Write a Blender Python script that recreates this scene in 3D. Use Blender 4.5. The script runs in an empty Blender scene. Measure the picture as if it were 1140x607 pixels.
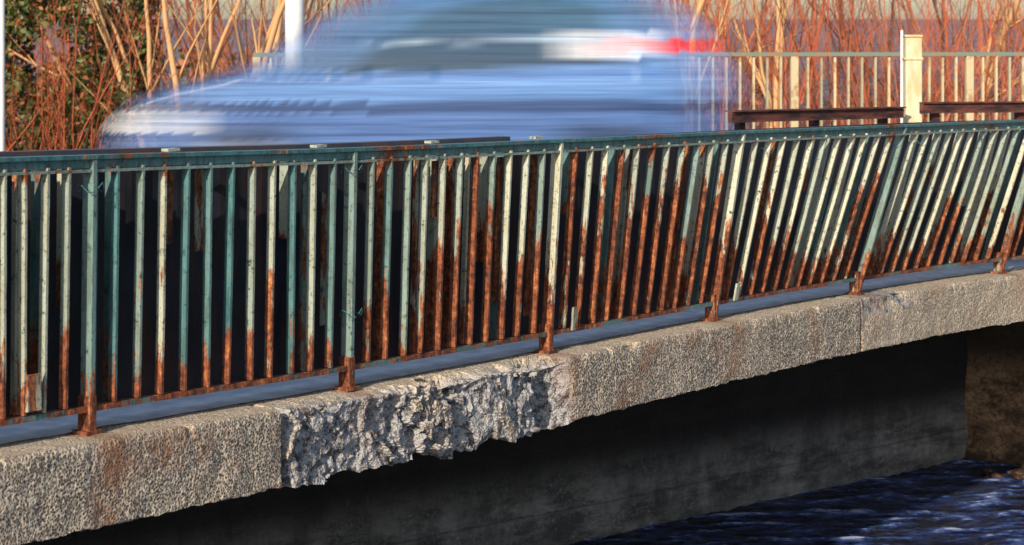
import bpy, math, random, bmesh
from mathutils import Vector, noise
random.seed(7)
sc=bpy.context.scene
F=2400.0
def W(px,py,Z): return Vector(((px-570)*Z/F, Z, -(py-20)*Z/F))

# ---------------- helpers ----------------
def mk(name,verts,faces,mats=None,parent=None,attrs=None,midx=None,smooth=False):
    me=bpy.data.meshes.new(name); me.from_pydata([tuple(v) for v in verts],[],faces)
    if mats:
        for m in (mats if isinstance(mats,list) else [mats]): me.materials.append(m)
    if midx: me.polygons.foreach_set("material_index",midx)
    if attrs:
        a=me.attributes.new("data","FLOAT_COLOR","POINT")
        flat=[]
        for c in attrs: flat+= [c[0],c[1],c[2],c[3] if len(c)>3 else 1.0]
        a.data.foreach_set("color",flat)
    if smooth: me.polygons.foreach_set("use_smooth",[True]*len(me.polygons))
    me.update()
    ob=bpy.data.objects.new(name,me); sc.collection.objects.link(ob)
    if parent: ob.parent=parent
    return ob
def empty(name,loc=(0,0,0)):
    e=bpy.data.objects.new(name,None); sc.collection.objects.link(e); e.location=loc; e.empty_display_size=.2; return e
class Geo:
    def __init__(s): s.v=[];s.f=[];s.a=[]
    def box(s,c,ux,uy,uz,col=(0,0,0)):
        b=len(s.v)
        for i in (-1,1):
            for j in (-1,1):
                for k in (-1,1): s.v.append(c+ux*i+uy*j+uz*k); s.a.append(col)
        s.f+=[(b,b+1,b+3,b+2),(b+4,b+6,b+7,b+5),(b,b+4,b+5,b+1),(b+2,b+3,b+7,b+6),(b,b+2,b+6,b+4),(b+1,b+5,b+7,b+3)]
    def bar(s,p0,p1,u,n,hu,hn,seg,cf,wob=0):
        b=len(s.v)
        for i in range(seg+1):
            t=i/seg; c=p0.lerp(p1,t)
            if wob and 0<i<seg: c=c+u*random.uniform(-wob,wob)
            for (a,d) in ((-1,-1),(1,-1),(1,1),(-1,1)):
                s.v.append(c+u*hu*a+n*hn*d); s.a.append(cf(t))
        for i in range(seg):
            for k in range(4):
                k2=(k+1)%4; q=b+i*4
                s.f.append((q+k,q+k2,q+4+k2,q+4+k))
        s.f.append((b+3,b+2,b+1,b)); q=b+seg*4; s.f.append((q,q+1,q+2,q+3))
    def tube(s,pts,rad,sides=4,col=(0,0,0)):
        b=len(s.v); n=len(pts)
        for i,p in enumerate(pts):
            d=(pts[min(i+1,n-1)]-pts[max(i-1,0)]).normalized()
            x=d.orthogonal().normalized(); y=d.cross(x)
            for k in range(sides):
                an=2*math.pi*k/sides
                s.v.append(p+(x*math.cos(an)+y*math.sin(an))*rad[i]); s.a.append(col)
        for i in range(n-1):
            for k in range(sides):
                k2=(k+1)%sides; q=b+i*sides
                s.f.append((q+k,q+k2,q+sides+k2,q+sides+k))
    def out(s,name,mat,parent=None,smooth=False): return mk(name,s.v,s.f,mat,parent,s.a,None,smooth)

class M:
    def __init__(s,name,rough=.7,metal=0):
        s.m=bpy.data.materials.new(name); s.m.use_nodes=True; s.t=s.m.node_tree; s.n=s.t.nodes; s.b=s.n["Principled BSDF"]
        s.b.inputs["Roughness"].default_value=rough; s.b.inputs["Metallic"].default_value=metal
        s.tc=s.n.new("ShaderNodeTexCoord")
    def lk(s,a,b): s.t.links.new(a,b)
    def coord(s,scale=(1,1,1),rot=(0,0,0)):
        mp=s.n.new("ShaderNodeMapping"); mp.inputs["Scale"].default_value=scale; mp.inputs["Rotation"].default_value=rot
        s.lk(s.tc.outputs["Object"],mp.inputs["Vector"]); return mp.outputs[0]
    def noise(s,sc_,det=4,rough=.6,vec=None,dist=0):
        x=s.n.new("ShaderNodeTexNoise"); x.inputs["Scale"].default_value=sc_; x.inputs["Detail"].default_value=det
        x.inputs["Roughness"].default_value=rough; x.inputs["Distortion"].default_value=dist
        s.lk(vec or s.tc.outputs["Object"],x.inputs["Vector"]); return x.outputs["Fac"]
    def vor(s,sc_,vec=None,feat='F1',out="Distance"):
        x=s.n.new("ShaderNodeTexVoronoi"); x.inputs["Scale"].default_value=sc_; x.feature=feat
        s.lk(vec or s.tc.outputs["Object"],x.inputs["Vector"]); return x.outputs[out]
    def ramp(s,fac,stops):
        r=s.n.new("ShaderNodeValToRGB"); e=r.color_ramp.elements
        while len(e)<len(stops): e.new(.5)
        for el,(p,c) in zip(e,stops):
            el.position=p; el.color=(c,c,c,1) if isinstance(c,(int,float)) else (*c,1)
        s.lk(fac,r.inputs[0]); return r.outputs[0]
    def mix(s,fac,a,b,mode='MIX'):
        x=s.n.new("ShaderNodeMix"); x.data_type='RGBA'; x.blend_type=mode
        for i,v in ((0,fac),(6,a),(7,b)):
            if isinstance(v,(int,float)): x.inputs[i].default_value=v if i==0 else (v,v,v,1)
            elif isinstance(v,tuple): x.inputs[i].default_value=(*v,1)
            else: s.lk(v,x.inputs[i])
        return x.outputs[2]
    def math(s,op,a,b=0.0,clamp=False):
        x=s.n.new("ShaderNodeMath"); x.operation=op; x.use_clamp=clamp
        for i,v in ((0,a),(1,b)):
            if isinstance(v,(int,float)): x.inputs[i].default_value=v
            else: s.lk(v,x.inputs[i])
        return x.outputs[0]
    def mr(s,v,a,b,c=0.,d=1.):
        x=s.n.new("ShaderNodeMapRange"); x.interpolation_type='SMOOTHSTEP'
        s.lk(v,x.inputs[0])
        for i,q in enumerate((a,b,c,d)): x.inputs[i+1].default_value=q
        return x.outputs[0]
    def attr(s):
        x=s.n.new("ShaderNodeAttribute"); x.attribute_name="data"; s.at=x
        y=s.n.new("ShaderNodeSeparateColor"); s.lk(x.outputs["Color"],y.inputs[0]); return y.outputs
    def col(s,c):
        if isinstance(c,tuple): s.b.inputs["Base Color"].default_value=(*c,1)
        else: s.lk(c,s.b.inputs["Base Color"])
        return s
    def bump(s,h,st=.5,dist=.01):
        x=s.n.new("ShaderNodeBump"); x.inputs["Strength"].default_value=st; x.inputs["Distance"].default_value=dist
        s.lk(h,x.inputs["Height"]); s.lk(x.outputs[0],s.b.inputs["Normal"]); return s

# ---------------- materials ----------------
def rail_mat():
    m=M("weathered_rail_paint",.6)
    R,G,B=m.attr()[:3]
    n1=m.noise(34,4,.75); n2=m.noise(110,2,.7)
    nv=m.noise(26,4,.75,m.coord((1,1,.16))); nl=m.noise(3.1,2,.6)
    paint=m.mix(G,(.022,.115,.13),(.60,.57,.41))
    paint=m.mix(m.ramp(nv,[(.42,0),(.56,.75)]),paint,m.mix(G,(.075,.245,.265),(.72,.72,.58)))
    paint=m.mix(m.ramp(n1,[(.32,1),(.44,0)]),paint,(.020,.042,.048))
    paint=m.mix(m.ramp(n2,[(.58,0),(.70,.8)]),paint,(.22,.12,.06))
    rust=m.ramp(m.mix(.5,n1,nv),[(.34,(.016,.007,.006)),(.45,(.085,.026,.015)),(.55,(.29,.082,.030)),(.66,(.60,.28,.11))])
    f=m.math('ADD',R,m.math('MULTIPLY',m.math('SUBTRACT',m.mix(.6,nl,nv),.5),3.0))
    f=m.mr(f,.46,.62)
    m.col(m.mix(f,paint,rust)); m.lk(m.mr(f,0,1,.45,.9),m.b.inputs["Roughness"])
    m.bump(n2,.5,.004)
    return m.m
def concrete_mat(name="pitted_concrete",base=(.37,.30,.228),dark=(.032,.025,.020)):
    m=M(name,.92)
    n1=m.noise(2.6,4,.7); n2=m.noise(85,3,.8)
    v=m.vor(95)
    R,G,B=m.attr()[:3]
    c=m.mix(m.ramp(n1,[(.38,0),(.62,1)]),base,tuple(x*.58 for x in base))
    k=m.mix(.55,v,n2)
    c=m.mix(m.ramp(k,[(.50,0),(.58,.9)]),c,(.78,.67,.54))
    c=m.mix(m.ramp(k,[(.37,1),(.44,0)]),c,dark)
    c=m.mix(m.ramp(m.noise(2.1,4,.75),[(.52,0),(.65,.65)]),c,(.26,.105,.05))
    dn=m.ramp(m.noise(17,5,.85),[(.38,(.05,.04,.035)),(.46,(.20,.19,.19)),(.53,(.50,.50,.52)),(.60,(.42,.38,.34)),(.68,(.32,.17,.08))])
    c=m.mix(m.math('MULTIPLY',B,.75),c,m.mix(m.ramp(n2,[(.40,0),(.56,1)]),(.27,.21,.16),(.78,.66,.50)))  # paints sunlit brightness into the top and upper edge; right section also paler
    c=m.mix(R,c,dn)
    c=m.mix(m.math('MULTIPLY',G,.9),c,m.mix(G,(.34,.13,.05),(.06,.03,.018)))
    m.col(c)
    m.bump(m.math('ADD',m.math('MULTIPLY',v,.9),n2),1.0,.008)
    return m.m
rail=rail_mat(); conc=concrete_mat()
def simple(name,c1,c2,scale=8,rough=.7,bump=.2,vec=(1,1,1),metal=0,lo=.38,hi=.62):
    m=M(name,rough,metal); n=m.noise(scale,4,.65,m.coord(vec))
    m.col(m.mix(m.ramp(n,[(lo,0),(hi,1)]),c1,c2)); m.bump(n,bump,.01); return m.m

# ---------------- railing curve ----------------
CT=[(-7.2,1.0,-1.5),(-4.9,4.2,-1.55),(-2.6,7.2,-1.60),(-1.675,8.5,-1.64),(-.751,9.8,-1.69),(.176,11.1,-1.725),(1.156,12.5,-1.755),(2.22,13.95,-1.79),(3.478,15.4,-1.825),(4.95,16.5,-1.86),(6.8,17.2,-1.9),(9.5,17.6,-1.93),(13,17.7,-1.95),(18,17.7,-1.95)]
LEAN=[0,0,.0,.012,.02,.06,.17,.31,.30,.24,.16,.1,.05,0]
OFF=3
def cr(L,u):
    u=u+OFF; u=max(0,min(len(L)-1.0001,u)); i=int(u); t=u-i
    g=lambda k: L[max(0,min(len(L)-1,k))]
    a,b,c,d=g(i-1),g(i),g(i+1),g(i+2)
    f=lambda a,b,c,d:.5*((2*b)+(-a+c)*t+(2*a-5*b+4*c-d)*t*t+(-a+3*b-3*c+d)*t**3)
    return f(a,b,c,d) if isinstance(a,(int,float)) else Vector([f(*q) for q in zip(a,b,c,d)])
def P(u): return cr(CT,u)
def frame(u):
    d=P(u+.02)-P(u-.02); T=Vector((d.x,d.y,0)).normalized(); N=Vector((T.y,-T.x,0)); return T,N
def lean(u): return Vector((max(0,cr(LEAN,u)),0,0))
UP=Vector((0,0,1)); H=1.10
def rustlevel(u):
    if u<0: return random.choice([.15,.2,.3,.12])
    if u<1: return random.choice([.12,.14,.17,.18,.16,.2,.2,.45])
    if u<1.35: return random.choice([.25,.35,.5,.2])
    if u<2.0: return random.choice([.6,.8,1.2,1.0,.5])
    if u<3.0: return random.choice([.5,.7,.9,.25,.8,1.1])
    return random.choice([.2,.3,.4,.5,.2,.65])
R_=empty("bridge_railing")
bars=Geo(); posts=Geo(); inner=Geo()
def colf(L,cream,jit,amp=.55):
    def f(t):
        r=max(0,min(1,(L-t)/.45+.5))
        if t<.1: r=max(r,.8)
        if t>.95: r=max(r,.5)
        return (r*.8+jit+.05,cream,0)
    return f
for k in range(-3,10):
    for j in range(12):
        u=k+j/12.; T,N=frame(u); p=P(u); ln=lean(u)
        if j==0:
            L=.12 if k<2 else (.5 if k in(2,3) else .3)
            p0=p+UP*.0; p1=p+UP*(H-.02)+ln
            cre=[.2,.25,.85,.9,.25,.35][k] if 0<=k<6 else .3
            posts.bar(p0,p1,T,N,.010,.030,16,colf(L,cre,0))
            posts.bar(p0+T*.030-N*.026,p1+T*.030-N*.026,T,N,.034,.006,16,colf(L*.7,.0,-.1))  # teal plate, coloured as the post's shaded face
            posts.box(p+UP*.008,T*.042,N*.042,UP*.008,(1,.2,0))
            posts.bar(p+UP*.01,p+UP*.15,T,N,.018,.033,3,lambda t:(.9,.5,0))
        else:
            L=rustlevel(u)
            cre=min(1,max(0,random.gauss(.38 if u<1 else (.5 if u<3 else .8),.28)))
            j0=random.uniform(-.006,.006); jt=random.uniform(-.15,.15)
            p0=p+UP*.115+T*j0; p1=p+UP*(H-.045)+ln+T*random.uniform(-.006,.006)
            cf=colf(L,cre,jt)
            bars.bar(p0+N*.006,p1+N*.006,T,N,.006,.018,12,cf,.0009)
            bars.bar(p0-N*.016+T*.017,p1-N*.016+T*.017,T,N,.018,.004,12,colf(L,cre*.15,jt-.15),.0009)  # near-teal flange, coloured to stand for the baluster's shaded face
        if j and random.random()<.7:
            uu=u+.5/12; T,N=frame(uu); p=P(uu)-N*.095; ln=lean(uu)*.9
            z0=random.choice([.1,.1,.1,.5,.7]); 
            inner.bar(p+UP*z0+ln*z0,p+UP*1.04+ln,T,N,.008,random.choice([.012,.02,.028]),8,colf(random.choice([.1,.3,.5,1.2]),random.choice([.1,.5,.8]),random.uniform(-.2,.2)))
bars.out("bars",rail,R_); posts.out("posts",rail,R_); inner.out("inner_bars",rail,R_)
def ribbon(u0,u1,n,fn,w,h,cf,name,mat,parent):
    g=Geo(); prev=None
    for i in range(n+1):
        u=u0+(u1-u0)*i/n; T,N=frame(u); c=fn(u,T,N); b=len(g.v)
        for a,d in ((-1,-1),(1,-1),(1,1),(-1,1)):
            g.v.append(c+N*w*a+UP*h*d); g.a.append(cf(u,d))
        if prev is not None:
            for k in range(4):
                k2=(k+1)%4; g.f.append((prev+k,prev+k2,b+k2,b+k))
        else: g.f.append((b,b+1,b+2,b+3))
        prev=b
    g.f.append((prev+3,prev+2,prev+1,prev))
    return g.out(name,mat,parent)
def nz(*a): return noise.noise(Vector(a))
ribbon(-3,9.5,420,lambda u,T,N:P(u)+UP*(H-.008)+lean(u),.032,.008,lambda u,d:(.35+.4*nz(u*3,0,0),.0,0),"handrail_cap",rail,R_)
ribbon(-3,9.5,420,lambda u,T,N:P(u)+UP*(H-.034)+lean(u)-N*.006,.018,.018,lambda u,d:(.2+.4*nz(u*4,5,0),.05,0),"handrail_web",rail,R_)
ribbon(-3,9.5,420,lambda u,T,N:P(u)+UP*(H-.062)+lean(u),.024,.006,lambda u,d:(.3+.4*nz(u*4,8,0),.3,0),"handrail_lower_strip",rail,R_)
ribbon(-3,9.5,420,lambda u,T,N:P(u)+UP*.10,.022,.011,lambda u,d:(.7+.5*nz(u*4,9,0),.1,0),"bottom_rail",rail,R_)
st=Geo()
def stub(u,z0,z1,off,hw,col):
    T,N=frame(u); ln=lean(u); p=P(u)-N*off
    st.bar(p+UP*z0+ln*(z0/H),p+UP*z1+ln*(z1/H),T,N,hw,.006,6,lambda t:col)
stub(.30,.72,1.02,.05,.03,(.9,.3,0)); stub(.42,.68,1.02,.05,.022,(.6,.6,0)); stub(-.22,.13,.27,-.03,.035,(.75,.8,0)); stub(1.42,.75,1.02,.03,.035,(.8,.3,0))
stub(2.12,.10,.22,-.03,.02,(.6,.5,0)); stub(2.45,.8,1.02,.05,.03,(1,.2,0)); stub(.93,.3,.9,.05,.02,(.6,.4,0)); stub(3.12,.1,.2,-.02,.02,(.4,.7,0))
stub(1.93,.2,1.02,.05,.03,(1,.2,0)); stub(1.75,.3,1.02,.05,.02,(1,.3,0)); stub(-.3,.2,1.02,.05,.025,(.4,.9,0)); stub(-.38,.1,1.02,.05,.03,(.4,.6,0)); stub(.85,.1,.95,.05,.02,(.5,.3,0))
for u in (.33,.92,1.45,2.0):
    T,N=frame(u); st.box(P(u)-N*.06+UP*(H+.008),T*.035,N*.02,UP*.006,(.2,.6,0))
for u,z in ((0,.97),(1,1.0),(1,.35),(3.15,.98),(4.1,.99)):
    T,N=frame(u); c=P(u)+UP*z+lean(u)
    st.tube([c+N*(.045*math.cos(a))+T*(.06*math.sin(a))+UP*(.02*math.sin(3*a)) for a in [i*.5 for i in range(13)]],[.0025]*13,4,(.2,.0,0))
st.out("rusted_plates",rail,R_)

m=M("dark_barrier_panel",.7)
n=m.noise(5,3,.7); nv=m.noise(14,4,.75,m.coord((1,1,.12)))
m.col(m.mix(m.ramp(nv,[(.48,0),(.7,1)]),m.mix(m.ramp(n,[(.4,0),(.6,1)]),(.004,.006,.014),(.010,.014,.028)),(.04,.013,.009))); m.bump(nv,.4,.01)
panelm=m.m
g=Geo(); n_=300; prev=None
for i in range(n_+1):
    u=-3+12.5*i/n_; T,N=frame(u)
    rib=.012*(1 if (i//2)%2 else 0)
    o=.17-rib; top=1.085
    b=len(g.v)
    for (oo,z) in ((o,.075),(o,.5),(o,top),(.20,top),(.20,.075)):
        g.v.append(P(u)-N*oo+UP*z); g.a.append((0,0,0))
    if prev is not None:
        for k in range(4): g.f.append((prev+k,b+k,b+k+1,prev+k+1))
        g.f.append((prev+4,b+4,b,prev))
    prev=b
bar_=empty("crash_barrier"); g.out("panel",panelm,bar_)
capm=simple("barrier_cap_paint",(.035,.05,.085),(.10,.06,.05),7,.5,.3)
ribbon(-3,1.93,200,lambda u,T,N:P(u)-N*.18+UP*1.10,.035,.012,lambda u,d:(0,0,0),"cap",capm,bar_)

# ---------------- concrete edge beam ----------------
us=[]; u=-3.0
while u<9.4:
    us.append(u); u+= .0055 if -.75<u<5.4 else .06
FH=.33; EO=.17
prof=[]
for i in range(14): prof.append(('t',i/14.))
for i in range(48): prof.append(('f',i/48.))
for i in range(9): prof.append(('b',i/8.))
def sm(a,b,x):
    t=max(0,min(1,(x-a)/(b-a))); return t*t*(3-2*t)
V=[];A=[];Fc=[]
for iu,u in enumerate(us):
    p=P(u); T,N=frame(u)
    D=sm(.60,.64,u)*(1-sm(1.9,2.02,u))
    hv=.42+.42*sm(1.05,1.3,u)
    joint=math.exp(-((u-.615)/.008)**2)+ .8*math.exp(-((u-3.88)/.007)**2)+.5*math.exp(-((u-5.6)/.02)**2)
    right=sm(3.88,3.9,u)
    s=u*1.65
    edge=.02*nz(s*6,3,1)+.016*nz(s*20,3,1)
    chip=max(0,nz(s*4,8,1)-.25)*.12+max(0,nz(s*13,8,1)-.3)*.06
    chip4=sm(3.86,3.92,u)*(1-sm(4.15,4.3,u))
    low=D*hv*(.11*nz(s*3.6,0,9)-.03+.05*nz(s*11,0,2)+.03*nz(s*30,0,2))
    du=abs(u-round(u)); 
    for kind,t in prof:
        if kind=='t': o=-.45+(EO+.45)*t; z=0
        elif kind=='f': o=EO; z=-FH*t
        else: o=EO-(EO+2.3)*t; z=-FH
        q=Vector((s*1.0,o*1.0,z))
        dd=0; br=0
        near=(1-sm(.0,.30,EO-o)) if kind!='f' else 1
        if D>0 and near>0:
            w=Vector((noise.noise(q*7),noise.noise(q*7+Vector((5,5,5))),noise.noise(q*7+Vector((9,1,4)))))*.10
            pt=Vector(((s+w.x+z*.4)*5.0,0,(z+w.z)*2.9))
            dist,pts=noise.voronoi(pt)
            cell=.25+.75*noise.cell(pts[0]*13.7)
            dist2,pts2=noise.voronoi(Vector(((s+w.x)*17,2,(z+w.z)*10)))
            cell2=noise.cell(pts2[0]*7.3)
            env=hv*(.65+.6*noise.noise(Vector((s*2.1,7,z*2.))))
            dd=D*env*max(0,(.085+.12*cell+.05*cell2+.045*noise.fractal(q*22,1,2,3)))
            br=1 if dd>.012 else dd/.012
        if kind=='t':
            o2=o-dd*near*max(0,t-.6)*2.5; z2=z-(dd*.55*near*sm(.72,1,t) )+.004*noise.noise(q*14)-chip*sm(.85,1,t)*.5
            rr=br*sm(.8,1,t)
        elif kind=='f':
            edge_r=.018*math.exp(-t*22)
            tf=math.exp(-((t-.0)/.12)**2)
            o2=o-dd*(1.0-.35*tf)-edge_r*.7-chip*math.exp(-t*10)*.8; z2=z-dd*.55*math.exp(-t*9)-chip*.5*math.exp(-t*10)+low*t*t
            o2+=.006*noise.noise(q*9)+.003*noise.noise(q*30)
            o2-=right*chip4*.05*max(0,nz(s*7,1,z*8)+.3)*math.exp(-t*3)
            rr=br
        else:
            o2=o-dd*(1-t)**6; z2=z+low*max(0,1-t*6)
            rr=br*(1-t)
        if kind!='b': o2-=joint*.022*(1 if kind=='f' else .0); z2-=joint*.02*(1 if kind=='t' else 0)
        z2+=edge*(.5 if kind=='b' and t<.05 else 0)
        V.append(p+N*o2+UP*z2)
        cr_=max(0,chip4*sm(.05,.3,nz(s*9,z*9,3)+.25)*(1 if kind=='t' or t<.35 else 0)) if kind!='b' else 0
        wd=.05+.03*nz(s*9,z*6,2)
        stain=0
        if kind=='t' and o>-.02: stain=.55*math.exp(-(du/wd)**2)
        elif kind=='f': stain=.55*math.exp(-(du/(wd*.8))**2)*max(0,1-t*(1.0+nz(s*12,4,4)))*(.6+.6*nz(s*30,z*4,0)+.3)
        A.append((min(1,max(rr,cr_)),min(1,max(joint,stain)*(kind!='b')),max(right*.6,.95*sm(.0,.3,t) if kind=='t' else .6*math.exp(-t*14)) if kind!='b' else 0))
n=len(prof)
for i in range(len(us)-1):
    for k in range(n-1):
        a=i*n+k; Fc.append((a,a+1,a+n+1,a+n))
BR=empty("concrete_bridge")
mk("edge_beam",V,Fc,conc,BR,A)
# ---------------- deck, road ----------------
asph=M("asphalt",.9); na=asph.noise(120,3,.7); nb=asph.noise(2,4,.6)
asph.col(asph.mix(asph.ramp(nb,[(.4,0),(.6,1)]),asph.mix(na,(.03,.03,.032),(.09,.09,.09)),(.055,.053,.052))); asph.bump(na,.4,.004)
walk=simple("pale_deck_strip",(.66,.70,.75),(.95,.95,.97),9,.8,.3)  # pale deck colour, raised to brighten the strip lying in shade
def FARP(x): return Vector((x,20.0+x*.07,-1.43))
V=[];Fc=[];n=60
rows=[]
for i in range(n+1):
    u=-3+12.4*i/n; T,N=frame(u); a=P(u)-N*.55+UP*.15; b=FARP(-14+32*i/n); b.y+=.35
    rows.append([a-UP*.14]+[a.lerp(b,k/10.) for k in range(11)])
for r in rows: V+=r
for i in range(n):
    for k in range(11):
        q=i*12+k; Fc.append((q,q+1,q+13,q+12))
mk("road_surface",V,Fc,asph.m,BR)
V=[];Fc=[]
for i in range(241):
    u=-3+12.4*i/240; T,N=frame(u); V+=[P(u)-N*(.045+.02*nz(u*6,0,0))+UP*.008,P(u)-N*.30+UP*.008,P(u)-N*.56+UP*.008]
for i in range(240):
    for k in range(2):
        q=i*3+k; Fc.append((q,q+1,q+4,q+3))
mk("deck_strip",V,Fc,walk,BR)
V=[];Fc=[]
for i in range(n):
    if i%2: continue
    for j in (0,1):
        r=rows[i+j]; 
        for f in (.50,.512): V.append(r[1].lerp(r[11],f)+UP*.006)
    b=len(V)-4; Fc.append((b,b+1,b+3,b+2))
mk("lane_marking",V,Fc,simple("road_paint",(.7,.7,.68),(.5,.5,.48),30),BR)

# abutment wall under the bridge
wallm=M("stained_shaded_wall_concrete",.9)
nw=wallm.noise(2.2,5,.75,wallm.coord((1,1,3.5))); n2=wallm.noise(34,3,.8); nst=wallm.noise(3,4,.7,wallm.coord((1,1,.5)))
sx=wallm.n.new("ShaderNodeSeparateXYZ"); wallm.lk(wallm.tc.outputs["Object"],sx.inputs[0])
lev=wallm.math('ADD',sx.outputs[2],wallm.math('MULTIPLY',nw,.35))
c=wallm.mix(wallm.ramp(nw,[(.4,0),(.60,1)]),(.07,.068,.07),(.26,.25,.25))
c=wallm.mix(wallm.ramp(n2,[(.56,0),(.68,.6)]),c,(.38,.37,.36))
c=wallm.mix(wallm.ramp(nst,[(.45,0),(.62,.6)]),c,(.035,.035,.035))
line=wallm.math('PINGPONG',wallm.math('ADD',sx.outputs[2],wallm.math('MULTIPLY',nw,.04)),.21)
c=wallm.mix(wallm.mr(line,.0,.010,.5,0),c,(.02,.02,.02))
c=wallm.mix(wallm.math('MULTIPLY',wallm.mr(lev,-3.15,-2.80),.95),c,(.006,.006,.008))  # near-black upper wall: the deck's shade painted into the colour
wallm.col(c); wallm.bump(wallm.math('ADD',n2,nw),.9,.03)
def wallstrip(name,pts,ztop,zbot,mat,parent,batter=0,seg=40,amp=.03):
    V=[];Fc=[];cols=[]
    for a,b in zip(pts[:-1],pts[1:]):
        for i in range(seg): cols.append(Vector(a).lerp(Vector(b),i/seg))
    cols.append(Vector(pts[-1])); R=16
    for i,c in enumerate(cols):
        d=(cols[min(i+1,len(cols)-1)]-cols[max(0,i-1)]); T=Vector((d.x,d.y)).normalized(); N=Vector((T.y,-T.x))
        for k in range(R+1):
            t=k/R; z=ztop+(zbot-ztop)*t
            a=amp*noise.noise(Vector((c.x*1.5,c.y*1.5,z*2)))+batter*t
            V.append((c.x+N.x*a,c.y+N.y*a,z))
    for i in range(len(cols)-1):
        for k in range(R): q=i*(R+1)+k; Fc.append((q,q+1,q+R+2,q+R+1))
    return mk(name,V,Fc,mat,parent,smooth=True)
C=(3.78,17.82)
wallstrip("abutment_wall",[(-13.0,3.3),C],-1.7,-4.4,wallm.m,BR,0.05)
wm2=M("wing_wall_concrete",.92); a1=wm2.noise(4,5,.8,wm2.coord((1,1,2))); a2=wm2.noise(30,3,.8)
c=wm2.ramp(a1,[(.35,(.05,.035,.03)),(.46,(.19,.12,.075)),(.58,(.34,.23,.15)),(.7,(.46,.38,.29))]); c=wm2.mix(wm2.ramp(a2,[(.35,.8),(.5,0)]),c,(.04,.03,.025))
sx=wm2.n.new("ShaderNodeSeparateXYZ"); wm2.lk(wm2.tc.outputs["Object"],sx.inputs[0])
c=wm2.mix(wm2.math('MULTIPLY',wm2.mr(wm2.math('ADD',sx.outputs[2],wm2.math('MULTIPLY',a1,.5)),-2.75,-2.4),.92),c,(.014,.012,.012))  # upper part darkened, painting in the shade below the deck
c=wm2.mix(wm2.mr(wm2.math('ADD',sx.outputs[2],wm2.math('MULTIPLY',a1,.2)),-3.50,-3.40,.85,0),c,(.02,.014,.012))
wm2.col(c); wm2.bump(wm2.math('ADD',a1,a2),1,.05)
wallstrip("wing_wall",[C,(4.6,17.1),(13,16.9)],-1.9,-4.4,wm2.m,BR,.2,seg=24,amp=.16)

rk=simple("wet_rock",(.010,.008,.008),(.10,.05,.028),9,.5,.9)
def rock(name,c,r):
    bm=bmesh.new(); bmesh.ops.create_icosphere(bm,subdivisions=2,radius=1)
    sd=random.random()*50
    for v in bm.verts:
        k=1+.6*noise.noise(v.co*1.6+Vector((sd,0,0)))+.3*noise.noise(v.co*5+Vector((sd,0,0)))
        v.co=Vector((v.co.x*r*1.4*k,v.co.y*r*k,v.co.z*r*.6*k))
    me=bpy.data.meshes.new(name); bm.to_mesh(me); bm.free(); me.materials.append(rk)
    o=bpy.data.objects.new(name,me); o.location=c; o.rotation_euler=(0,0,random.random()*3); sc.collection.objects.link(o); return o
rp=empty("riverbank_rocks")
for i in range(80):
    x=3.70+random.random()*2.2; y=17.42-.50*min(1,(x-3.5)/.9)-random.random()*.30
    o=rock("rock_%d"%i,(x,y,-3.62+random.uniform(-.03,.03)),random.uniform(.03,.07)); o.parent=rp

# ---------------- water + ground ----------------
wm=M("river_water",.10); wm.b.inputs["IOR"].default_value=1.33
at=wm.attr()
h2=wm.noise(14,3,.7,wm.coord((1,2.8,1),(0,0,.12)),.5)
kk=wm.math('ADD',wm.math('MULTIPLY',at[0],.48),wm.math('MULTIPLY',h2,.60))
wm.col(wm.ramp(kk,[(.44,(.002,.004,.018)),(.54,(.006,.018,.080)),(.62,(.022,.065,.26)),(.69,(.12,.21,.56)),(.77,(.62,.68,.88))]))  # pale stops paint sky glints into the water colour
wm.bump(h2,1.0,.10)
V=[];Fc=[];A=[]
NX,NY=340,320
X0,X1,Y0,Y1=-2.0,6.5,12.0,19.5
gx=[-400,-60,-10]+[X0+(X1-X0)*i/NX for i in range(NX+1)]+[12,60,400]
gy=[-300,-30,6]+[Y0+(Y1-Y0)*j/NY for j in range(NY+1)]
for y in gy:
    for x in gx:
        xr=x*.97+y*.12; yr=y-x*.12
        h=.7*noise.noise(Vector((xr*1.8,yr*5,0)))+.7*noise.noise(Vector((xr*4.5,yr*11,3)))+.5*noise.noise(Vector((xr*10,yr*24,7)))
        inn=1 if (X0<=x<=X1 and y>=Y0) else 0
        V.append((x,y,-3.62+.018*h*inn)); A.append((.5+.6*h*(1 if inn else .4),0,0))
nx=len(gx)
for j in range(len(gy)-1):
    for i in range(nx-1): q=j*nx+i; Fc.append((q,q+1,q+nx+1,q+nx))
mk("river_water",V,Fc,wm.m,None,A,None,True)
gmm=M("ground_leaf_litter",.95); gn=gmm.noise(1.6,4,.65)
sx=gmm.n.new("ShaderNodeSeparateXYZ"); gmm.lk(gmm.tc.outputs["Object"],sx.inputs[0])
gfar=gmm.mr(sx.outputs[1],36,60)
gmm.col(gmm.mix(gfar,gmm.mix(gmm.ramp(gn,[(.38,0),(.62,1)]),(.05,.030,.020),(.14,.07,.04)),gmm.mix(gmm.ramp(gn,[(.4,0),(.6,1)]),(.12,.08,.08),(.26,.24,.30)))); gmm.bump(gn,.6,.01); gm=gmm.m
V=[];Fc=[]
xs=[-1500,-400,-120,-60]+[-40+2*i for i in range(41)]+[60,120,400,1500]
ys=[-1500,-300,-50,0,10,17.9,18.4,19.9,20.3,21,22,24,26,28,30,33,36,40,46,55,70,100,160,300,700,1500]
for y in ys:
    for x in xs:
        if y<18: z=-5
        elif y<20: z=-2.2
        else: z=-1.75+.2*noise.noise(Vector((x*.2,y*.2,0)))+min(1.2,max(0,(y-30)*.02)) -min(.4,max(0,(y-20.3)*.1))
        V.append((x,y,z))
nx=len(xs)
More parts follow.
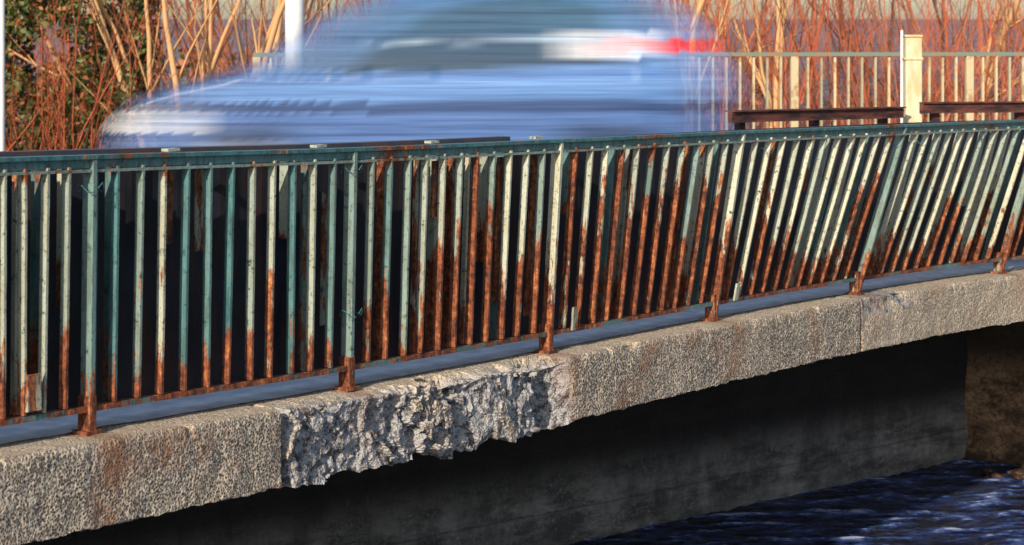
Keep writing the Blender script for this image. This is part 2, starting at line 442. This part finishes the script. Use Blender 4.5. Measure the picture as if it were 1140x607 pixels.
for j in range(len(ys)-1):
    for i in range(nx-1): q=j*nx+i; Fc.append((q,q+1,q+nx+1,q+nx))
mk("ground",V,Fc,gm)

# ---------------- far railing ----------------
FR=empty("far_railing")
fm=M("far_rail_paint",.6); nf=fm.noise(9,4,.7); R,G,B=fm.attr()[:3]
c=fm.mix(G,(.10,.19,.17),(.74,.58,.34)); c=fm.mix(fm.ramp(nf,[(.5,0),(.62,.8)]),c,(.36,.17,.07)); fm.col(c)
g=Geo(); X=-2.35; T=Vector((1,.07,0)).normalized(); N=Vector((T.y,-T.x,0)); i=0
while X<17:
    p=FARP(X)
    if i%13==0: g.bar(p-UP*.05,p+UP*1.07,T,N,.035,.03,4,lambda t:(0,.75,0))
    else:
        cc=random.uniform(.4,1); g.bar(p+UP*.1,p+UP*1.06,T,N,.010,.02,2,lambda t:(0,cc,0))
    X+=.128; i+=1
a,b=FARP(-2.38),FARP(17)
g.bar(a+UP*1.09,b+UP*1.09,UP,N,.018,.035,8,lambda t:(0,.1,0)); g.bar(a+UP*.1,b+UP*.1,UP,N,.02,.02,8,lambda t:(0,.2,0))
g.out("rails_and_bars",fm.m,FR)

gb=simple("rusty_guard_beam",(.03,.016,.020),(.16,.05,.035),6,.75,.4,(1,1,4))
def guard(p0,p1):
    e=empty("guard_rail"); g=Geo(); d=(p1-p0); T=Vector((d.x,d.y,0)).normalized(); N=Vector((T.y,-T.x,0))
    h=.036
    prof=[(-.04,h),(0,h),(.004,h*.6),(.0,-h*.6),(.004,-h),(-.04,-h)]
    b=len(g.v)
    for q in (p0,p1):
        for o,z in prof: g.v.append(q+N*o+UP*z); g.a.append((0,0,0))
    for k in range(6): g.f.append((b+k,b+6+k,b+6+(k+1)%6,b+(k+1)%6))
    g.f.append(tuple(range(b,b+6)))
    g.box((p0+p1)/2+UP*.043-N*.02,d*.5,N*.045,UP*.005)
    L=d.length; nn=max(2,int(L/1.2))
    for k in range(nn+1):
        q=p0.lerp(p1,(k+.2)/(nn+.4))-N*.07; g.box(q-UP*.40,T*.03,N*.025,UP*.41)
    g.out("beam_and_posts",gb,e)
guard(W(815,131,14.8),W(1006,126,16.1)); guard(W(1027,121,16.2),W(1250,119,17.0))

cream=simple("cream_post_paint",(.62,.46,.25),(.75,.66,.46),12,.6,.2,(1,1,.4))
white=simple("white_pole_paint",(.72,.73,.75),(.82,.83,.84),6,.5,.1)
def marker(px,Z,ytop,w,mat,name):
    g=Geo(); p=W(px,ytop,Z); zt=p.z; zb=-1.75
    c=Vector((p.x,p.y,(zt+zb)/2)); g.box(c,Vector((w,0,0)),Vector((0,w,0)),UP*((zt-zb)/2))
    g.box(Vector((p.x,p.y,zt+.012)),Vector((w*1.1,0,0)),Vector((0,w*1.1,0)),UP*.010)
    g.box(Vector((p.x,p.y,zt-.16)),Vector((w*1.15,0,0)),Vector((0,w*1.15,0)),UP*.010)
    o=g.out(name,mat); bv=o.modifiers.new("b","BEVEL"); bv.width=.006; return o
marker(1016,16.3,42,.062,cream,"marker_post")
def pole(px,Z,r,h,mat,name,bottom=-1.45):
    g=Geo(); x=(px-570)*Z/F
    g.tube([Vector((x,Z,bottom)),Vector((x,Z,bottom+.3)),Vector((x,Z,h)),Vector((x,Z,h+.01))],[r*1.3,r,r*.9,.001],16)
    return g.out(name,mat,None,True)
pole(1004,16.4,.012,-.1,white,"thin_pole",-1.7)
pole(328,18.8,.085,4.5,white,"street_lamp_pole"); pole(1,18.9,.035,3.5,white,"sign_pole")

# ---------------- car: hull swept along its motion, colour and coverage averaged over the exposure ----------------
CAR=empty("car")
def lin(pts,x):
    if x<=pts[0][0]: return pts[0][1]
    for (a,b),(c,d) in zip(pts[:-1],pts[1:]):
        if x<=c: return b+(d-b)*(x-a)/(c-a)
    return pts[-1][1]
TOPP=[(-2.12,.45),(-2.08,.66),(-1.9,.82),(-1.5,.95),(-1.15,1.03),(-1.0,1.10),(-.6,1.38),(-.3,1.56),(.1,1.65),(.6,1.69),(1.1,1.68),(1.5,1.61),(1.75,1.46),(1.92,1.17),(2.05,1.0),(2.12,.5)]
HW=[(-2.12,.60),(-2.0,.76),(-1.7,.85),(-1,.89),(1.2,.89),(1.9,.85),(2.12,.70)]
def top(x): return lin(TOPP,x) if -2.12<=x<=2.12 else 0
def ccol(x,z):
    tp=top(x)
    if tp<=0 or z>tp+1e-6: return None
    for wx in (-1.38,1.32):
        if (x-wx)**2+(z-.33)**2<.33**2: return (.015,.018,.03,1) if (x-wx)**2+(z-.33)**2>.2**2 else (.25,.27,.32,1)
    if z<.24: return (.02,.03,.06,1)
    if x<-1.85 and .58<z<.74: return (.75,.80,.88,1)
    if x>1.45 and 1.17<z<1.26 and x<1.95: return (.62,.02,.06,1)
    if x>1.15 and x<1.45 and 1.12<z<1.32: return (.80,.84,.92,1)
    belt=1.03+.03*x
    if x>-.95 and z>belt and z<tp-.10-.04*max(0,.2-x) and x<1.55:
        if abs(x-.35)<.05 : return (.04,.07,.15,1)
        if belt+.19<z<belt+.22 and x>-.2 : return (.30,.42,.56,.95)  # highlight line painted across the windows
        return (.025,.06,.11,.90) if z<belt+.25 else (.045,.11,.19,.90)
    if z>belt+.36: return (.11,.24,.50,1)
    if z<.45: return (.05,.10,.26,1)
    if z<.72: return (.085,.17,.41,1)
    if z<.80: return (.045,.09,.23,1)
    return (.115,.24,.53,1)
BL=.36; NS=45
ds=[-BL+2*BL*i/(NS-1) for i in range(NS)]
xs_=[-2.12-BL+(4.24+2*BL)*i/130 for i in range(131)]
V=[];A=[];Fc=[]
KZ=36
for x in xs_:
    tp=max(max(top(x-d) for d in ds),.3); w=max(lin(HW,max(-2.12,min(2.12,x-d))) for d in ds)
    zs=[.2+(tp-.2)*k/(KZ-1) for k in range(KZ)]
    side=[]
    for z in zs:
        hw=w*(1-.06*sm(.5,.2,z)) if z<1.0 else w*(1-.30*sm(.95,1.75,z)-.03)
        tt=(tp-z)/max(.01,tp-.2)
        hw*= (1-(1-min(1,tt/.12))**3*.55)
        acc=[0,0,0,0]
        for d in ds:
            c=ccol(x-d,z)
            if c:
                for q in range(3): acc[q]+=c[q]*c[3]
                acc[3]+=c[3]
        if acc[3]>0: colr=(acc[0]/acc[3],acc[1]/acc[3],acc[2]/acc[3],acc[3]/NS)
        else: colr=(.2,.35,.6,0)
        side.append((hw,z,colr))
    top_=side[-1]
    ring=[(-h,z,c) for h,z,c in side]+[(0,top_[1]+.015,top_[2])]+[(h,z,c) for h,z,c in reversed(side)]
    for h,z,c in ring: V.append((x,h,z)); A.append(c)
n=2*KZ+1
for i in range(130):
    for k in range(n-1):
        q=i*n+k; Fc.append((q,q+n,q+n+1,q+1))
cm=M("car_paint_in_motion",.4); cm.attr()
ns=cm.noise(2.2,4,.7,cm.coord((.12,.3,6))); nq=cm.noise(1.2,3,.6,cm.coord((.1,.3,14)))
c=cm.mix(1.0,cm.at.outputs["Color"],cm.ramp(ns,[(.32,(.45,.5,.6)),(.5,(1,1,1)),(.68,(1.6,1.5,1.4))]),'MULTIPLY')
c=cm.mix(cm.ramp(nq,[(.66,0),(.76,.4)]),c,(.62,.74,.88)); cm.col(c)  # pale streaks painted in as blurred highlights
cm.lk(cm.math('POWER',cm.at.outputs["Alpha"],.75),cm.b.inputs["Alpha"])
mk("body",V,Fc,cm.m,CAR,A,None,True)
trim=simple("tyre_rubber",(.012,.012,.016),(.03,.03,.035),10,.8)
for nm,x,y in (("wheel_1",-1.38,-.74),("wheel_2",1.32,-.74),("wheel_3",-1.38,.74),("wheel_4",1.32,.74)):
    g=Geo(); prof_=[(.05,-.07),(.20,-.09),(.22,-.11),(.31,-.10),(.33,0),(.31,.10),(.22,.11),(.05,.10)]
    K=28
    for k in range(K):
        an=2*math.pi*k/K
        for r,w in prof_: g.v.append(Vector((x+r*math.cos(an),y+w,.33+r*math.sin(an)))); g.a.append((0,0,0))
    for k in range(K):
        for j in range(7): a=k*8+j; b=((k+1)%K)*8+j; g.f.append((a,b,b+1,a+1))
    g.out(nm,trim,CAR,True)
CAR.location=(-.66,16.7,-1.42); CAR.rotation_euler=(0,0,math.radians(5))

# ---------------- vegetation ----------------
bark=M("bark_twigs",.85); R,G,B=bark.attr()[:3]
c=bark.mix(R,(.44,.085,.032),(.66,.40,.19)); c=bark.mix(G,c,(.05,.025,.016)); bark.col(c)
def stem(g,base,dirv,L,r,col,kids=4,depth=0,sides=4):
    n=5; pts=[base.copy()]; rad=[r]; d=dirv.normalized()
    for i in range(n):
        d=(d+Vector((random.gauss(0,.10),random.gauss(0,.10),random.gauss(.02,.06)))).normalized()
        pts.append(pts[-1]+d*L/n); rad.append(r*(1-.75*(i+1)/n))
    g.tube(pts,rad,sides,col)
    if depth<2:
        for k in range(kids):
            j=random.randint(1,n-1); dd=(d+Vector((random.gauss(0,.55),random.gauss(0,.5),random.uniform(.0,.5)))).normalized()
            stem(g,pts[j],dd,L*random.uniform(.3,.55),rad[j]*.55,col,max(1,kids-2),depth+1,3)
def thicket(name,xr,yr,cnt,hr,cr_,zg=-2.1,rr=(.008,.018),kids=4):
    g=Geo()
    for i in range(cnt):
        x=random.uniform(*xr); y=random.uniform(*yr)
        t=random.random(); col=(random.uniform(*cr_)**1.5,0 if t<.65 else random.uniform(.4,1),0)
        stem(g,Vector((x,y,zg)),Vector((random.gauss(0,.22),random.gauss(0,.15),1)),random.uniform(*hr),random.uniform(*rr),col,kids,0,3)
    return g.out(name,bark.m)
thicket("bare_red_shrubs",(1.0,9.0),(22.5,30),380,(1.9,3.4),(0,.45))
thicket("bare_red_shrubs",(-4.6,1.5),(23.5,31),200,(1.7,3.2),(0,.6))
thicket("distant_bare_trees",(-18,20),(36,60),260,(3.5,8),(0,.45),-1.8,(.02,.05))
g=Geo()
for px in (140,165,190,205,222,238,255,270,285,300,215,175,248):
    b=W(px+random.uniform(-8,8),150,22.8+random.random()*1.5); b.z=-2.1
    stem(g,b,Vector((random.gauss((px-215)/260.,.16),random.gauss(0,.1),1)),random.uniform(3,4.4),random.uniform(.035,.07),(random.uniform(.8,1),0,0),3,0,6)
g.out("bare_multistem_tree",bark.m,None,True)
for px,Z,r,a in ((856,24,.045,.02),(1080,27,.04,.1),(765,25,.04,-.1)):
    g=Geo(); b=W(px,100,Z); b.z=-2.1; stem(g,b,Vector((a,0,1)),5,r*1.6,(.95,0,0),7,0,7); g.out("bare_tree",bark.m,None,True)
lf=M("ivy_leaves",.5); oi=lf.attr()
c=lf.mix(oi[0],(.016,.045,.010),(.14,.18,.035)); c=lf.mix(oi[1],c,(.34,.12,.045)); lf.col(c)
def leaves(name,xr,yr,zr,cnt,thr,size,brown):
    V=[];Fc=[];A=[]
    c=0
    while c<cnt:
        p=Vector((random.uniform(*xr),random.uniform(*yr),random.uniform(*zr)))
        if noise.noise(p*1.5)+.35*noise.noise(p*4)<thr: continue
        c+=1; s=random.uniform(*size)
        a=Vector((random.gauss(0,1),random.gauss(-.6,.6),random.gauss(.2,.8))).normalized(); x=a.orthogonal().normalized(); y=a.cross(x)
        th=random.random()*6; x,y=x*math.cos(th)+y*math.sin(th),y*math.cos(th)-x*math.sin(th)
        b=len(V); V+=[p-x*s,p-y*s*.6+a*s*.15,p+x*s,p+y*s*.6+a*s*.15]; Fc.append((b,b+1,b+2,b+3))
        cc=(random.random(),1 if random.random()<brown+.35*max(0,noise.noise(p*1.1+Vector((9,9,9)))) else 0,0); A+=[cc]*4
    return mk(name,V,Fc,lf.m,None,A)
leaves("ivy_covered_bush",(-7,-4.15),(23.6,25.6),(-2.2,.9),22000,-.05,(.03,.06),.15)
leaves("evergreen_hedge",(-6,4),(33,35),(-2.0,-.5),4000,.08,(.05,.1),.6)
thicket("red_stem_shrub",(-5.9,-4.3),(22.2,23.5),46,(1.3,2.6),(0,.3),-2.1,(.006,.016))

# ---------------- light, sky, camera ----------------
sd=Vector((-.40,-.92,0)).normalized(); el=math.radians(25)
sv=Vector((sd.x*math.cos(el),sd.y*math.cos(el),math.sin(el)))
L=bpy.data.lights.new("sun","SUN"); L.energy=5.0; L.angle=math.radians(.5); L.color=(1,.87,.69)
lo=bpy.data.objects.new("sun",L); sc.collection.objects.link(lo); lo.rotation_euler=sv.to_track_quat('Z','Y').to_euler()
w=bpy.data.worlds.new("World"); sc.world=w; w.use_nodes=True; nt=w.node_tree; bg=nt.nodes["Background"]
sk=nt.nodes.new("ShaderNodeTexSky"); sk.sky_type='NISHITA'; sk.sun_disc=False; sk.sun_elevation=el; sk.sun_rotation=math.atan2(sd.x,sd.y)
nt.links.new(sk.outputs[0],bg.inputs[0]); bg.inputs[1].default_value=.14
cam=bpy.data.cameras.new("camera"); co=bpy.data.objects.new("camera",cam); sc.collection.objects.link(co); sc.camera=co
cam.sensor_width=36; cam.lens=36*F/1140; co.rotation_euler=(math.radians(90),0,0); cam.shift_y=-(303.5-20)/1140
cam.clip_end=4000; cam.dof.use_dof=True; cam.dof.focus_distance=11; cam.dof.aperture_fstop=5
sc.view_settings.view_transform='Standard'; sc.view_settings.look='None'; sc.view_settings.exposure=0
